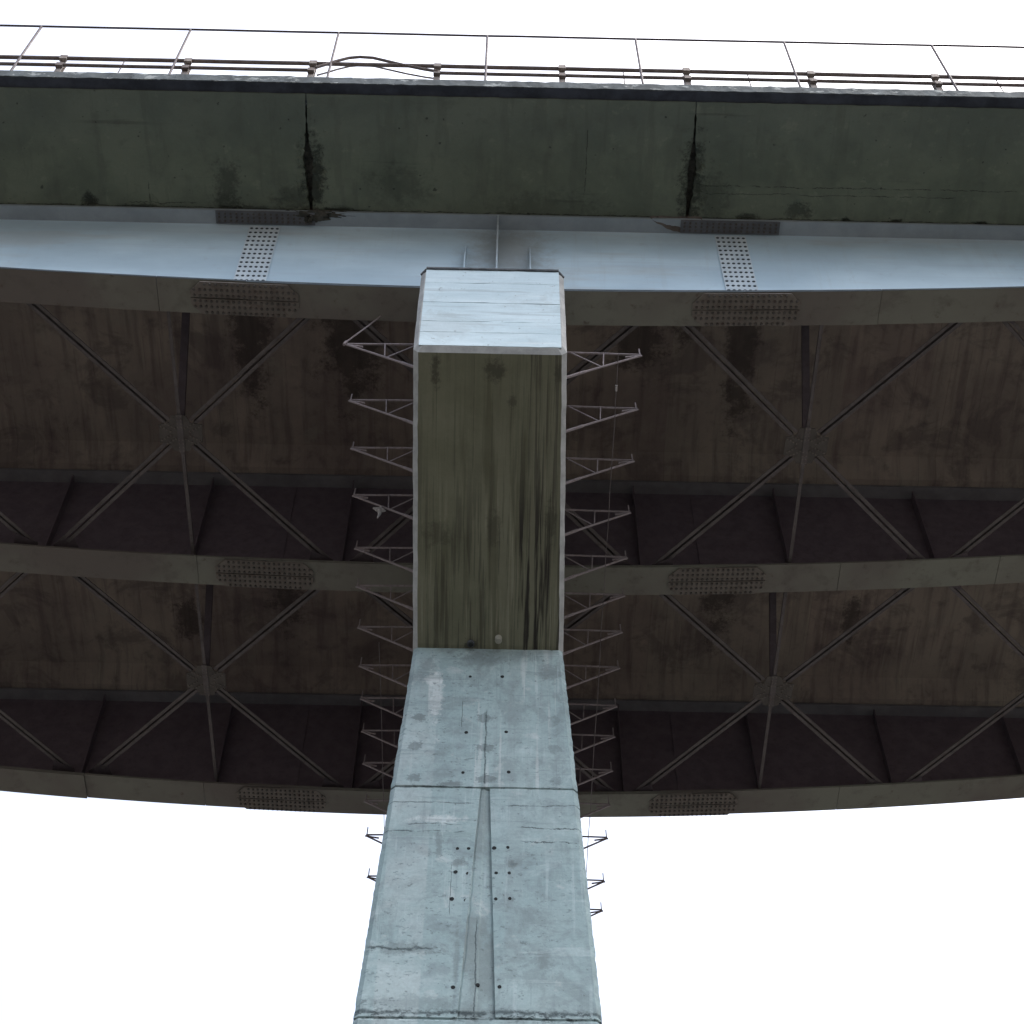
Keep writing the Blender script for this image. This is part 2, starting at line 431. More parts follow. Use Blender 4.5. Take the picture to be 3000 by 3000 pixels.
MT = dict(
    shaft=m_shaft(), capface=m_capface(), cap=m_cap(), over=m_overhang(), soffit=m_soffit(), paint=m_paint(), flange=m_flange(),
    kerb=m_plain('lichened_kerb', (.045, .056, .062), (.105, .125, .135), 3.0, .92, (.016, .02, .025), .9, (.34, .37, .37)),
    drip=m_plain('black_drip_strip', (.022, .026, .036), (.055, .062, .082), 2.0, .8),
    felt=m_plain('dark_bearing_felt', (.05, .055, .06), (.13, .14, .15), 5, .9),
    crust=m_plain('dark_mortar_crust', (.03, .032, .028), (.10, .095, .08), 7, .95, (.015, .015, .013), 1.0),
    crust2=m_plain('brown_mortar_crust', (.075, .065, .058), (.15, .13, .115), 5, .95, (.04, .035, .03), 1.0),
    hole=m_plain('hole_shade', (.012, .014, .015), (.03, .034, .035), 12, .95),  # shade of small hollows put into the colour
    pipe=m_plain('grey_plastic', (.28, .28, .24), (.36, .35, .30), 8, .6),
    brace=m_steel('brace_steel', (.09, .08, .08), (.13, .115, .115), (.07, .048, .046), .5),
    gusset=m_steel('gusset_steel', (.075, .067, .062), (.105, .094, .086), (.06, .045, .04), .6),
    frame=m_steel('cross_frame_steel', (.07, .056, .064), (.10, .082, .092), (.065, .046, .05), .5),
    splice=m_steel('splice_steel', (.14, .127, .112), (.18, .16, .142), (.10, .07, .058), .5),
    wsplice=m_plain('pale_splice_paint', (.54, .63, .70), (.66, .745, .80), 3, .5),
    bolt=m_steel('bolt_steel', (.075, .07, .065), (.105, .095, .09), (.07, .04, .03), .5),
    boltw=m_steel('web_bolt_steel', (.04, .055, .065), (.065, .085, .098), (.045, .052, .055), .4),
    bracket=m_steel('bracket_steel', (.22, .192, .20), (.30, .262, .272), (.16, .105, .095), .5),
    rail=m_steel('barrier_steel', (.10, .085, .08), (.18, .15, .14), (.10, .055, .04), .6),
    rpost=m_steel('barrier_post_steel', (.17, .15, .14), (.30, .27, .245), (.09, .05, .035), .75),
    fence=m_steel('fence_steel', (.06, .05, .058), (.10, .085, .095), (.06, .04, .038), .4),
    cable=m_plain('cable_sheath', (.10, .085, .085), (.17, .15, .15), 4, .7),
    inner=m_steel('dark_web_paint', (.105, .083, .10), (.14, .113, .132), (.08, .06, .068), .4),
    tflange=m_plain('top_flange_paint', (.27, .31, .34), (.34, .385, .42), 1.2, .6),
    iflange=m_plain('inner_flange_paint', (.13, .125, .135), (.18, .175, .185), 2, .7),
    edge=m_plain('dark_edge', (.045, .06, .07), (.08, .10, .115), 3, .6),
    tsplice=m_steel('upper_splice_steel', (.10, .105, .115), (.14, .145, .155), (.075, .06, .055), .35),
    rag=m_plain('grey_rag', (.30, .28, .28), (.45, .43, .42), 9, .95),
    asphalt=m_plain('asphalt', (.04, .04, .042), (.065, .065, .065), 4, .9),
    ground=m_ground(),
)

# ------------------------------------------------------------------ mesh helpers


class MB:
    def __init__(s):
        s.v, s.f = [], []

    def add(s, v, f):
        k = len(s.v)
        s.v += [tuple(p) for p in v]
        s.f += [tuple(i + k for i in q) for q in f]
        return s

    def box(s, x0, x1, y0, y1, z0, z1):
        v = [(x, y, z) for z in (z0, z1) for y in (y0, y1) for x in (x0, x1)]
        return s.add(v, [(0, 2, 3, 1), (4, 5, 7, 6), (0, 1, 5, 4), (2, 6, 7, 3), (0, 4, 6, 2), (1, 3, 7, 5)])

    def bar(s, p, q, w, h, up=(0, 0, 1), off=(0, 0)):
        p, q = Vector(p), Vector(q)
        d = (q - p).normalized()
        a = d.cross(Vector(up)).normalized()
        b = a.cross(d).normalized()
        o = a * off[0] + b * off[1]
        v = []
        for e in (p, q):
            for i, j in ((-1, -1), (1, -1), (1, 1), (-1, 1)):
                v.append(e + o + a * (i * w / 2) + b * (j * h / 2))
        return s.add(v, [(3, 2, 1, 0), (4, 5, 6, 7)] + [(k, (k + 1) % 4, (k + 1) % 4 + 4, k + 4) for k in range(4)])

    def tube(s, pts, r, n=8, closed_ends=True):
        pts = [Vector(p) for p in pts]
        rr = r if isinstance(r, (list, tuple)) else [r] * len(pts)
        v, f = [], []
        ref = Vector((0, 0, 1))
        for i, p in enumerate(pts):
            d = (pts[min(i + 1, len(pts) - 1)] - pts[max(i - 1, 0)]).normalized()
            if abs(d.dot(ref)) > .95:
                ref = Vector((1, 0, 0))
            a = d.cross(ref).normalized()
            b = a.cross(d)
            for k in range(n):
                t = 2 * math.pi * k / n
                v.append(p + a * (math.cos(t) * rr[i]) + b * (math.sin(t) * rr[i]))
        for i in range(len(pts) - 1):
            for k in range(n):
                f.append((i * n + k, i * n + (k + 1) % n, (i + 1) * n + (k + 1) % n, (i + 1) * n + k))
        if closed_ends:
            f.append(tuple(range(n - 1, -1, -1)))
            f.append(tuple(range((len(pts) - 1) * n, len(pts) * n)))
        return s.add(v, f)

    def prism(s, poly, z0, z1):
        """poly in xy, extruded from z0 to z1 (z may be functions of x)"""
        n = len(poly)
        A = z0 if callable(z0) else (lambda x: z0)
        B = z1 if callable(z1) else (lambda x: z1)
        v = [(x, y, A(x)) for x, y in poly] + [(x, y, B(x)) for x, y in poly]
        return s.add(v, [tuple(range(n - 1, -1, -1)), tuple(range(n, 2 * n))] + [(k, (k + 1) % n, (k + 1) % n + n, k + n) for k in range(n)])

    def loft(s, rings, caps=(True, True)):
        n = len(rings[0])
        v, f = [], []
        for r in rings:
            v += r
        for i in range(len(rings) - 1):
            for k in range(n):
                f.append((i * n + k, i * n + (k + 1) % n, (i + 1) * n + (k + 1) % n, (i + 1) * n + k))
        if caps[0]:
            f.append(tuple(range(n - 1, -1, -1)))
        if caps[1]:
            f.append(tuple(range((len(rings) - 1) * n, len(rings) * n)))
        return s.add(v, f)

    def mesh(s, name, mat, smooth=False):
        me = bpy.data.meshes.new(name)
        me.from_pydata([(x, y, z + 0.0) for x, y, z in s.v], [], s.f)
        me.materials.append(mat)
        if smooth:
            for p in me.polygons:
                p.use_smooth = True
        me.update()
        return me

    def obj(s, name, mat, parent=None, smooth=False, recalc=True):
        me = s.mesh(name, mat, smooth)
        if recalc:
            import bmesh
            b = bmesh.new()
            b.from_mesh(me)
            bmesh.ops.recalc_face_normals(b, faces=b.faces)
            b.to_mesh(me)
            b.free()
        return link(name, me, parent)


def link(name, me, parent=None):
    """every mesh is in bridge coordinates (z = 0 at the girder soffit over the pier)"""
    o = bpy.data.objects.new(name, me)
    COL.objects.link(o)
    if parent is None:
        o.location = (0, 0, ZG)
    else:
        o.parent = parent
        base = Vector(parent.get('base', (0, 0, 0)))
        o.location = -base
        o['base'] = (0.0, 0.0, 0.0)
    return o


def thing(name, label, cat, base=(0, 0, 0), group=None):
    e = bpy.data.objects.new(name, None)
    COL.objects.link(e)
    e.empty_display_size = .3
    e['base'] = tuple(float(k) for k in base)
    e.location = Vector(base) + Vector((0, 0, ZG))
    return tag(e, label, cat, group)


def tag(o, label, cat, group=None):
    o['label'] = label
    o['category'] = cat
    if group:
        o['group'] = group
    return o


def nz(x, y, z, sc, amp, oct=3):
    return amp * noise.fractal(Vector((x * sc, y * sc, z * sc)), .9, 2.0, oct)


# ------------------------------------------------------------------ ground
# a valley floor with unseen slopes all round, added to block low sky light
g = MB()
RR = [0, 8, 16, 24, 32, 40, 48, 56, 64, 72, 80, 90, 100, 112, 125, 140, 160, 180, 205, 235, 270, 310, 360, 430, 520, 650, 850]


def terrain(x, y):
    r = math.hypot(x, y - 3)
    if r < 48:
        h = 0.0
    elif r < 280:
        h = 62 * ((r - 48) / 232) ** 1.05
    else:
        h = 62 + 20 * min(1, (r - 280) / 200)
    return h + min(1, r / 60) ** 2 * (nz_(x, y, .012, 9) + nz_(x, y, .05, 2.5))


def nz_(x, y, sc, amp):
    return amp * noise.fractal(Vector((x * sc, y * sc, 4.2)), .9, 2.0, 4)


gv = [(0, 3, 0)]
for r in RR[1:]:
    for k in range(72):
        a = 2 * math.pi * k / 72
        x, y = r * math.cos(a), 3 + r * math.sin(a)
        gv.append((x, y, terrain(x, y) if r > 45 else 0.0))
gf = [(0, 1 + k, 1 + (k + 1) % 72) for k in range(72)]
for i in range(len(RR) - 2):
    for k in range(72):
        a, b = 1 + i * 72 + k, 1 + i * 72 + (k + 1) % 72
        gf.append((a, a + 72, b + 72, b))
g.add(gv, gf)
go = bpy.data.objects.new('ground', g.mesh('ground', MT['ground']))
COL.objects.link(go)
go['kind'] = 'structure'

# ------------------------------------------------------------------ pier
D = 5.2
YC = 5.49                       # centreline of the bridge
SY0, SY1 = 3.6, 7.38            # front and back of the shaft
pier = thing('concrete_pier', 'tall pale concrete hammerhead pier carrying the steel girders', 'pier', (0, YC, -ZG))


def cap_w(Y):
    t = min(1, max(0, (Y + .48) / 4.08))
    return 1.06 + .025 * t


def cap_cx(Y):
    t = min(1, max(0, (Y + .48) / 4.08))
    return -.05 * (1 - t)


def cap_zb(Y):
    if Y < SY0:
        return -2.76 - 1.49 * (Y + .48) / 4.08
    if Y > SY1:
        return -4.25 + 1.25 * (Y - SY1) / 5.4
    return -4.25


def cap_ring(Y, inset=0.0):
    w, cx, zt, zb, c = cap_w(Y) - inset, cap_cx(Y), -.32 - inset, cap_zb(Y) + inset, .07
    pts = []
    nb, ns = 20, 8
    for k in range(nb + 1):
        pts.append((-w + c + 2 * (w - c) * k / nb, zb))
    for k in range(ns + 1):
        pts.append((w, zb + c + (zt - zb - 2 * c) * k / ns))
    pts += [(w - c, zt), (0, zt), (-w + c, zt)]
    for k in range(ns + 1):
        pts.append((-w, zt - c - (zt - zb - 2 * c) * k / ns))
    r = []
    for x, z in pts:
        edge = 1.0 if (abs(abs(x) - w) < 1e-4 or abs(abs(x) - (w - c)) < 1e-4) else .45
        d = nz(x, Y, z, 3.0, .006 * edge) + nz(x, Y, z, 9.0, .006 * edge)
        r.append((x + cx + d, Y, z + nz(x + 9, Y, z, 4.0, .006 * edge)))
    return r


rings = [cap_ring(-.48, .06), cap_ring(-.42)]
Y = -.42
while Y < 12.55:
    Y += .11
    rings.append(cap_ring(Y))
rings.append(cap_ring(Y + .06, .06))
cap = MB().loft(rings).obj('pier_cap', MT['cap'], pier)
cap['label'] = 'overhanging cap with olive stained sloping underside'
zb = [-.36, -.78, -1.13, -1.40, -1.66, -1.98, -2.30, -2.52, -2.69]
for k in range(8):
    a, b = zb[k + 1] + .0015, zb[k] - .0015
    y0 = -.484 - rnd.uniform(0, .008)
    w = 1.06 - .075
    m = MB()
    n = 40
    lo, hi = [], []
    for i in range(n + 1):
        x = -w + 2 * w * i / n
        lo.append((x - .05, y0 + nz(x, k * 3, 0, 2, .004), a + nz(x, k, 1, 5, .006)))
        hi.append((x - .05, y0 + nz(x, k * 3 + 1, 0, 2, .004), b + nz(x, k - 1, 2, 5, .006)))
    bl = [(x, -.45, z) for x, y, z in lo]
    bh = [(x, -.45, z) for x, y, z in hi]
    for i in range(n):
        for A, B in ((lo, hi), (hi, bh), (bl, lo)):
            m.add([A[i], A[i + 1], B[i + 1], B[i]], [(0, 1, 2, 3)])
    m.add([lo[0], hi[0], bh[0], bl[0]], [(0, 1, 2, 3)])
    m.add([lo[-1], hi[-1], bh[-1], bl[-1]], [(0, 1, 2, 3)])
    m.obj('board_imprint', MT['capface'], cap)
m = MB()
pl = [(-1.10, -.30), (-1.10, -.525), (-1.02, -.525), (.93, -.525)]
m.bar((-1.035, -.485, -.335), (.935, -.485, -.335), .05, .04)
m.bar((-1.03, -.475, -.335), (-1.108, -.43, -.43), .035, .03)
m.bar((.93, -.475, -.335), (1.008, -.43, -.43), .035, .03)
m.obj('edge_felt', MT['felt'], cap)

XC = 0.0


def sh_w(z):
    return 1.075 + .0497 * (-4.27 - z)


def lift(z0, z1, groove=False, first=False):
    """one concrete pour of the shaft from z1 (top) down to z0"""
    rings = []
    nzr = max(8, int((z1 - z0) / (.035 if z1 > -11 else .2)))
    c = .062
    zs = [z0] + [z0 + .014 + (z1 - z0 - .028) * i / nzr for i in range(nzr + 1)] + [z1]
    nzr = len(zs) - 1
    for i, z in enumerate(zs):
        ins = 0.0
        if i in (0, nzr) and not (first and i == nzr):
            ins = .03
        w = sh_w(z) - ins
        ya, yb = SY0 + ins, SY1 - ins
        gl, gr = -.05 - .0508 * (-7.17 - z), .075 + .033 * (-7.17 - z)
        front = []
        if groove:
            xs = [(-w + c + (gl - (-w + c)) * k / 16, 0) for k in range(17)]
            jl, jr = nz(3, 0, z, 6, .008) + nz(3, 1, z, 1.1, .015), nz(5, 0, z, 6, .006) + nz(5, 1, z, 1.3, .008)
            xs += [(gl + .010 + jl, .026), (gl + .03 + jl, .016), ((gl + gr) / 2 - .012, .016), ((gl + gr) / 2 + .010, .030), (gr - .035 + jr, .032), (gr - .010 + jr, .042)]
            xs += [(gr + (w - c - gr) * k / 16, 0) for k in range(17)]
        else:
            xs = [(-w + c + 2 * (w - c) * k / 37, 0) for k in range(38)]
        for k, (x, dep) in enumerate(xs):
            e = 1.0 if k in (0, len(xs) - 1) else .35
            d = dep
            if dep == 0 and z < -7.95 and x < gl - .05 and z > -10.9:
                d += .012 * min(1, (-7.95 - z) / .05)        # the ledge below the bulged board
            front.append((x + nz(k, 1, z, 5, .006 * e), ya + d + nz(x, 7, z, 2.2, .008) + nz(x, 2, z, 8, .006 * e), z))
        ring = list(front)
        for k in range(7):
            y = ya + c + (yb - ya - 2 * c) * k / 6
            e = 1 if k in (0, 6) else .3
            ring.append((w + nz(y, 4, z, 3, .004 * e) + nz(y, 4, z, 8, .008 * e, 4), y, z))
        for k in range(5):
            ring.append((w - c - 2 * (w - c) * k / 4, yb, z))
        for k in range(7):
            y = yb - c - (yb - ya - 2 * c) * k / 6
            e = 1 if k in (0, 6) else .3
            ring.append((-w + nz(y, 9, z, 3, .004 * e) + nz(y, 8, z, 8, .008 * e, 4), y, z))
        rings.append([(x + XC, y, z + (nz(x, y, z0, 5, .015) if ins else 0)) for x, y, z in ring])
    return MB().loft(rings).obj('shaft_lift', MT['shaft'], pier)


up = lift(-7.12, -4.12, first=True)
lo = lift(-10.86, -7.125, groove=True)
zz = -10.865
while zz > -ZG + .5:
    z2 = max(zz - 3.76, -ZG - .05)
    lift(z2, zz)
    zz = z2 - .005
HO = [(-.24, -4.87), (.21, -4.86), (-.265, -6.05), (.275, -6.03), (-.285, -6.84), (.315, -6.82)]
HL = [(-.315, -8.21), (-.175, -8.21), (.145, -8.21), (.315, -8.2), (-.325, -8.62), (-.175, -8.64), (.175, -8.63), (.335, -8.63), (-.355, -9.06), (-.185, -9.08),
      (.175, -9.06), (.345, -9.05), (-.295, -10.42), (-.015, -10.37), (.235, -10.41)]
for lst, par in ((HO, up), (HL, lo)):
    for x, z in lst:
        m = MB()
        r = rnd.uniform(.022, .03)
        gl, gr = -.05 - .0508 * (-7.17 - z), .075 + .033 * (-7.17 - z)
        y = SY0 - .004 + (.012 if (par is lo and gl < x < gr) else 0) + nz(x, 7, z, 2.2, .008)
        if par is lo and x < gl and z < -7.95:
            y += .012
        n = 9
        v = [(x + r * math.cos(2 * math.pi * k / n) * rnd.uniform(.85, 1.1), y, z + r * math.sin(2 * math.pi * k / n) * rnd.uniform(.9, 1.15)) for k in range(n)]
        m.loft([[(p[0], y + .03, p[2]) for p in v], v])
        m.obj('tie_hole_disc', MT['hole'], par, recalc=True)  # closed dark disc; the shade inside the hole is put into its colour
for x, y, r, mt in ((-.25, 3.50, .036, 'hole'), (.145, 3.44, .052, 'pipe')):
    z = cap_zb(y)
    m = MB().tube([(x, y, z + .1), (x, y, z - .05), (x, y, z - .075)], [r, r, r * .9], 14)
    d = m.obj('drain_pipe', MT[mt], cap)
    if mt == 'hole':
        MB().tube([(x, y, z - .02), (x, y, z - .06)], r * 1.5, 14).obj('pipe_collar', MT['felt'], cap)
for k in range(3):
    y = k * D + .29
    MB().box(-.4, .4, y - .28, y + .28, -.33, -.12).obj('bearing_block', MT['felt'], pier)

# ------------------------------------------------------------------ girders


def hz(x):
    a = abs(x)
    if a < 11:
        return .0063 * a * a
    return min(.762 + .1386 * (a - 11) - .0077 * (a - 11) ** 2, .0063 * 121 + .624) if a < 20 else .762 + .6237


XE = 30.0
TILT = (0.0, .009, .009)


def hzg(g):
    return lambda x: hz(x) + TILT[g] * max(-12, min(12, x))


ZT = 2.74                      # underside of the upper flanges


def frange(a, b, st):
    n = max(1, int(round((b - a) / st)))
    return [a + (b - a) * k / n for k in range(n + 1)]


def strip_plate(x0, x1, y0, y1, f0, f1, st=.3):
    """a plate from x0 to x1 whose bottom and top follow f0 and f1"""
    m = MB()
    rings = []
    for x in frange(x0, x1, st):
        rings.append([(x, y0, f0(x)), (x, y1, f0(x)), (x, y1, f1(x)), (x, y0, f1(x))])
    return m.loft(rings)


GL = ['nearest haunched steel girder with its pale blue web in daylight', 'middle steel girder, its dusty lower flange running behind the pier cap',
      'farthest steel girder, its lower edge against the white sky']
SEAMS = [[-XE, -7.75, -5.2, -3.81, 3.81, 5.93, XE], [-XE, -9.3, -5.0, -3.81, 3.81, 5.96, 8.75, XE], [-XE, -7.55, -5.3, -3.81, 3.81, 6.6, XE]]
DROP = [[0, 0, 0, .022, .014, 0], [0, 0, 0, .02, 0, 0, 0], [.03, 0, 0, .03, .0, 0]]


def bolt_grid(pts, nrm, r=.021, h=.024, n=6):
    m = MB()
    nv = Vector(nrm)
    for p in pts:
        p = Vector(p)
        m.tube([p - nv * .004, p + nv * h * .7, p + nv * h], [r, r, r * .6], n)
    return m


girders = []
for g in range(3):
    y0 = g * D
    yw = y0 + .29
    hf = hzg(g)
    G = thing('steel_girder', GL[g], 'girder', (0, yw, 0), 'haunched steel girders of the bridge')
    girders.append(G)
    # web, slightly buckled between its welds
    m = MB()
    xs = frange(-XE, XE, .2)
    nzv = 8
    front, backv = [], []
    for x in xs:
        a = hf(x) + .045
        for k in range(nzv + 1):
            z = a + (ZT - a) * k / nzv
            d = 0 if k in (0, nzv) else nz(x, g * 5, z, .55, .010, 2)
            front.append((x, yw - .008 + d, z))
            backv.append((x, yw + .008 + d, z))
    fc = []
    for i in range(len(xs) - 1):
        for k in range(nzv):
            q = i * (nzv + 1) + k
            fc.append((q, q + nzv + 1, q + nzv + 2, q + 1))
    m.add(front, fc)
    m.add(backv, [tuple(reversed(q)) for q in fc])
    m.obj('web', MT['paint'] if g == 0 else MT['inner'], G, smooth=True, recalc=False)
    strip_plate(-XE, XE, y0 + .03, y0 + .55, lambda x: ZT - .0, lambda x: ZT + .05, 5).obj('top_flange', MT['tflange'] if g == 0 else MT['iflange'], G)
    for k in range(len(SEAMS[g]) - 1):
        a, b = SEAMS[g][k], SEAMS[g][k + 1]
        dp = DROP[g][k]
        fp = strip_plate(a + .004, b - .004, y0, y0 + .58, lambda x: hf(x) - dp, lambda x: hf(x) + .046, .3).obj('bottom_flange_plate', MT['flange'], G)
        if g == 0:
            strip_plate(a + .004, b - .004, y0 - .004, y0 - .001, lambda x: hf(x) - dp + .002, lambda x: hf(x) + .044, .3).obj('edge_strip', MT['edge'], fp)  # thin dark strip in front of the flange edge
    for s in (-1, 1):
        c = 3.85 * s
        # splice of the lower flange: cover plates and their bolts
        a, b = c - .83, c + .83
        cut = .16
        poly = [(a + cut, y0 + .015), (b - cut, y0 + .015), (b, y0 + .015 + cut), (b, y0 + .565 - cut), (b - cut, y0 + .565), (a + cut, y0 + .565), (a, y0 + .565 - cut), (a, y0 + .015 + cut)]
        pts = []
        for k in range(19):
            px = a + .06 + (b - a - .12) * k / 18
            for j in range(6):
                if (k < 2 or k > 16) and j in (0, 5):
                    continue
                py = y0 + .05 + .096 * j
                pts.append((px, py, hf(px) - .046))
        # the cover plate follows the slope of the haunch
        for q in (0, 1):
            ym_ = y0 + .29 + (-.012 if q == 0 else .012)
            hp_ = [(a + cut, y0 + .015), (b - cut, y0 + .015), (b, y0 + .015 + cut), (b, ym_), (a, ym_), (a, y0 + .015 + cut)] if q == 0 else \
                [(a, ym_), (b, ym_), (b, y0 + .565 - cut), (b - cut, y0 + .565), (a + cut, y0 + .565), (a, y0 + .565 - cut)]
            pm = MB().prism(hp_, lambda x: hf(x) - .046, lambda x: hf(x) - .0225)
            fs = pm.obj('flange_splice_plate', MT['splice'], G)
        bo = bolt_grid(pts, (0, 0, -1), .023, .026).obj('bolts', MT['bolt'], fs)
        bo['kind'] = 'stuff'
        for q in (0, 1):
            ya, yb = (y0 + .01, y0 + .255) if q == 0 else (y0 + .325, y0 + .57)
            strip_plate(c - .62, c + .62, ya, yb, lambda x: hf(x) + .047, lambda x: hf(x) + .07, .3).obj('upper_splice_plate', MT['wsplice'] if g == 0 else MT['splice'], G)
        # web splice
        m = MB().box(c - .255, c + .255, yw - .028, yw - .0175, hf(c) + .14, ZT - .1)
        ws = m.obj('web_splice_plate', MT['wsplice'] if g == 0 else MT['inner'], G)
        if g == 0:
            pts = [(c - .2125 + .085 * i, yw - .028, hf(c) + .24 + .158 * j) for i in range(6) for j in range(15) if hf(c) + .24 + .158 * j < ZT - .15]
            bo = bolt_grid(pts, (0, -1, 0), .026, .014).obj('bolts', MT['boltw'], ws)
            bo['kind'] = 'stuff'
        # plates under the upper flange
        if g:
            continue
        m = MB().box(c - .82, c + .82, y0 + .035, y0 + .258, ZT - .03, ZT - .002)
        ts = m.obj('top_splice_plate', MT['tsplice'], G)
        bo = bolt_grid([(c - .76 + .095 * i, y0 + .08 + .065 * j, ZT - .03) for i in range(17) for j in range(3)], (0, 0, -1), .02, .022).obj('bolts', MT['bolt'], ts)
        bo['kind'] = 'stuff'
    # bearing stiffeners over the pier
    sides = ((-1, .27),) if g == 0 else ((-1, .27), (1, .27))
    for sd_, wd in sides:
        ya, yb = (yw - wd, yw - .012) if sd_ < 0 else (yw + .012, yw + wd)
        MB().box(.0 - .013, .013, ya, yb, .05, ZT - .001).obj('bearing_stiffener', MT['paint'], G)
        for xx in (-.51, .53):
            MB().add([(xx - .01, yw + sd_ * .01, .05), (xx + .01, yw + sd_ * .01, .05), (xx + .01, yw + sd_ * .24, .05), (xx - .01, yw + sd_ * .24, .05),
                      (xx - .01, yw + sd_ * .01, 2.05), (xx + .01, yw + sd_ * .01, 2.05), (xx + .01, yw + sd_ * .03, 2.05), (xx - .01, yw + sd_ * .03, 2.05),
                      (xx + .01, yw + sd_ * .24, 1.25), (xx - .01, yw + sd_ * .24, 1.25)],
                     [(0, 1, 2, 3), (0, 3, 9, 7, 4), (1, 5, 6, 8, 2), (3, 2, 8, 9), (9, 8, 6, 7), (7, 6, 5, 4), (0, 4, 5, 1)]).obj('short_stiffener', MT['paint'], G)
    # intermediate stiffeners on the inner faces
    for xx in (-12.75, -10.2, -7.65, -5.1, -2.55, 2.55, 5.1, 7.65, 10.2, 12.75):
        for sd_ in (-1, 1):
            if g == 0 and sd_ < 0:
                continue
            if g == 2 and sd_ > 0:
                continue
            ya, yb = (yw - .2, yw - .012) if sd_ < 0 else (yw + .012, yw + .2)
            MB().box(xx - .008, xx + .008, ya, yb, hf(xx) + .05, ZT - .03).obj('web_stiffener', MT['inner'], G)

# ------------------------------------------------------------------ lateral bracing
BAY = ['front', 'rear']
BL = {(0, 0): 'cross brace behind the pier cap in the nearer bay', (1, 0): 'cross brace behind the pier in the farther bay',
      (0, -1): 'steel cross brace left of the pier in the nearer bay', (1, -1): 'steel cross brace left of the pier in the farther bay',
      (0, 1): 'steel cross brace right of the pier in the nearer bay', (1, 1): 'steel cross brace right of the pier in the farther bay',
      (0, -2): 'cross brace cut by the left picture edge in the nearer bay', (1, -2): 'cross brace cut by the left picture edge in the farther bay',
      (0, 2): 'cross brace cut by the right picture edge in the nearer bay', (1, 2): 'cross brace cut by the right picture edge in the farther bay'}


def pair(m, p, q, wd, gap, up=(0, 0, 1)):
    """two angles back to back with a gap between them"""
    m.bar(p, q, wd, .012, up, ((gap + wd) / 2, 0))
    m.bar(p, q, wd, .012, up, (-(gap + wd) / 2, 0))
    m.bar(p, q, .012, .075, up, (gap / 2 + .006, .036))
    m.bar(p, q, .012, .075, up, (-gap / 2 - .006, .036))
    return m


for bay in range(2):
    ya, yb = bay * D + .58, bay * D + D
    ym = (ya + yb) / 2
    for k in range(-2, 3):
        xc = 5.1 * k
        zh = hz(5.1) + .18 if k else .30
        if abs(k) == 2:
            zh = hz(10.2) + .16
        B = thing('lateral_brace', BL[(bay, k)], 'brace', (xc, ym, zh), 'lateral braces between the girders')
        zl = zh - .0
        plate = [(xc - .13, ym - .34), (xc + .12, ym - .33), (xc + .17, ym - .20), (xc + .36, ym - .17), (xc + .35, ym + .16), (xc + .18, ym + .20), (xc + .13, ym + .34), (xc - .13, ym + .34), (xc - .18, ym + .21), (xc - .35, ym + .18), (xc - .34, ym - .16), (xc - .17, ym - .2)]
        gp = MB().prism(plate, zl - .02, zl - .006).obj('gusset_plate', MT['gusset'], B)
        bp = [(xc + sx * (.12 + .05 * i) + sx * o * .04, ym + sy * (.07 + .03 * i) - sy * o * .03, zl - .02) for sx in (-1, 1) for sy in (-1, 1) for i in range(4) for o in (-1, 1)]
        bp += [(xc + o * .03, ym + sy * (.12 + .07 * i), zl - .02) for sy in (-1, 1) for i in range(4) for o in (-1, 1)]
        bo = bolt_grid(bp, (0, 0, -1), .016, .018).obj('bolts', MT['splice'], gp)
        bo['kind'] = 'stuff'
        MB().box(xc - .05, xc + .05, ym - .36, ym + .36, zl - .033, zl - .0205).obj('strut_splice', MT['brace'], B)
        for sx in (-1, 1):
            for sy, ye in ((-1, ya - .12), (1, yb + .12)):
                xe = xc + sx * 2.33
                ze = hz(xe) + .15
                d = Vector((xe - xc, ye - ym, 0)).normalized()
                p = (xc + d.x * .3, ym + d.y * .3, zl)
                pair(MB(), p, (xe, ye, ze), .058, .04).obj('diagonal', MT['brace'], B)
                gx = [(xe - sx * .35, ye + sy * .06), (xe - sx * .28, ye - sy * .24), (xe + sx * .08, ye - sy * .06), (xe + sx * .08, ye + sy * .06)]
                MB().prism(gx, ze - .016, ze - .004).obj('end_gusset', MT['frame'], B)
        for sy, ye in ((-1, ya - .2), (1, yb + .2)):
            m = MB().bar((xc, ym + sy * .3, zl), (xc, ye, zl), .055, .012)
            m.bar((xc, ym + sy * .3, zl), (xc, ye, zl), .012, .06, off=(.02, .036))
            m.obj('strut', MT['brace'], B)
            if sy > 0:
                continue
            # cross frame member rising to the upper flange
            p, q = (xc, ym + sy * .18, zl + .05), (xc, ye + sy * .05, ZT - .12)
            m = MB().bar(p, q, .12, .014)
            m.bar(p, q, .014, .07, off=(-.053, .04))
            m.bar(p, q, .014, .07, off=(.053, .04))
            m.obj('frame_member', MT['frame'], B)

# ------------------------------------------------------------------ deck
deck = thing('bridge_deck', 'concrete bridge deck with dark green overhang and brown ribbed underside', 'bridge deck', (0, YC, 2.8))
JX = [-30, -21.7, -15.5, -9.27, -3.09, 3.13, 9.3, 15.5, 21.7, 30]


def gap_at(j, y):
    """half width and centre shift of the open joint number j at y"""
    t = (y + 1.97) / 2.0
    base = .008 + .032 * max(0, math.sin(min(1, max(0, (t - .3) / .62)) * math.pi)) + .018 * t
    return base + nz(j * 3.1, y, 0, 4, .012) + abs(nz(j, y, 2, 9, .07)) * min(1, t + .2), .02 * math.sin(t * 3) * (1 if j % 2 else -1)


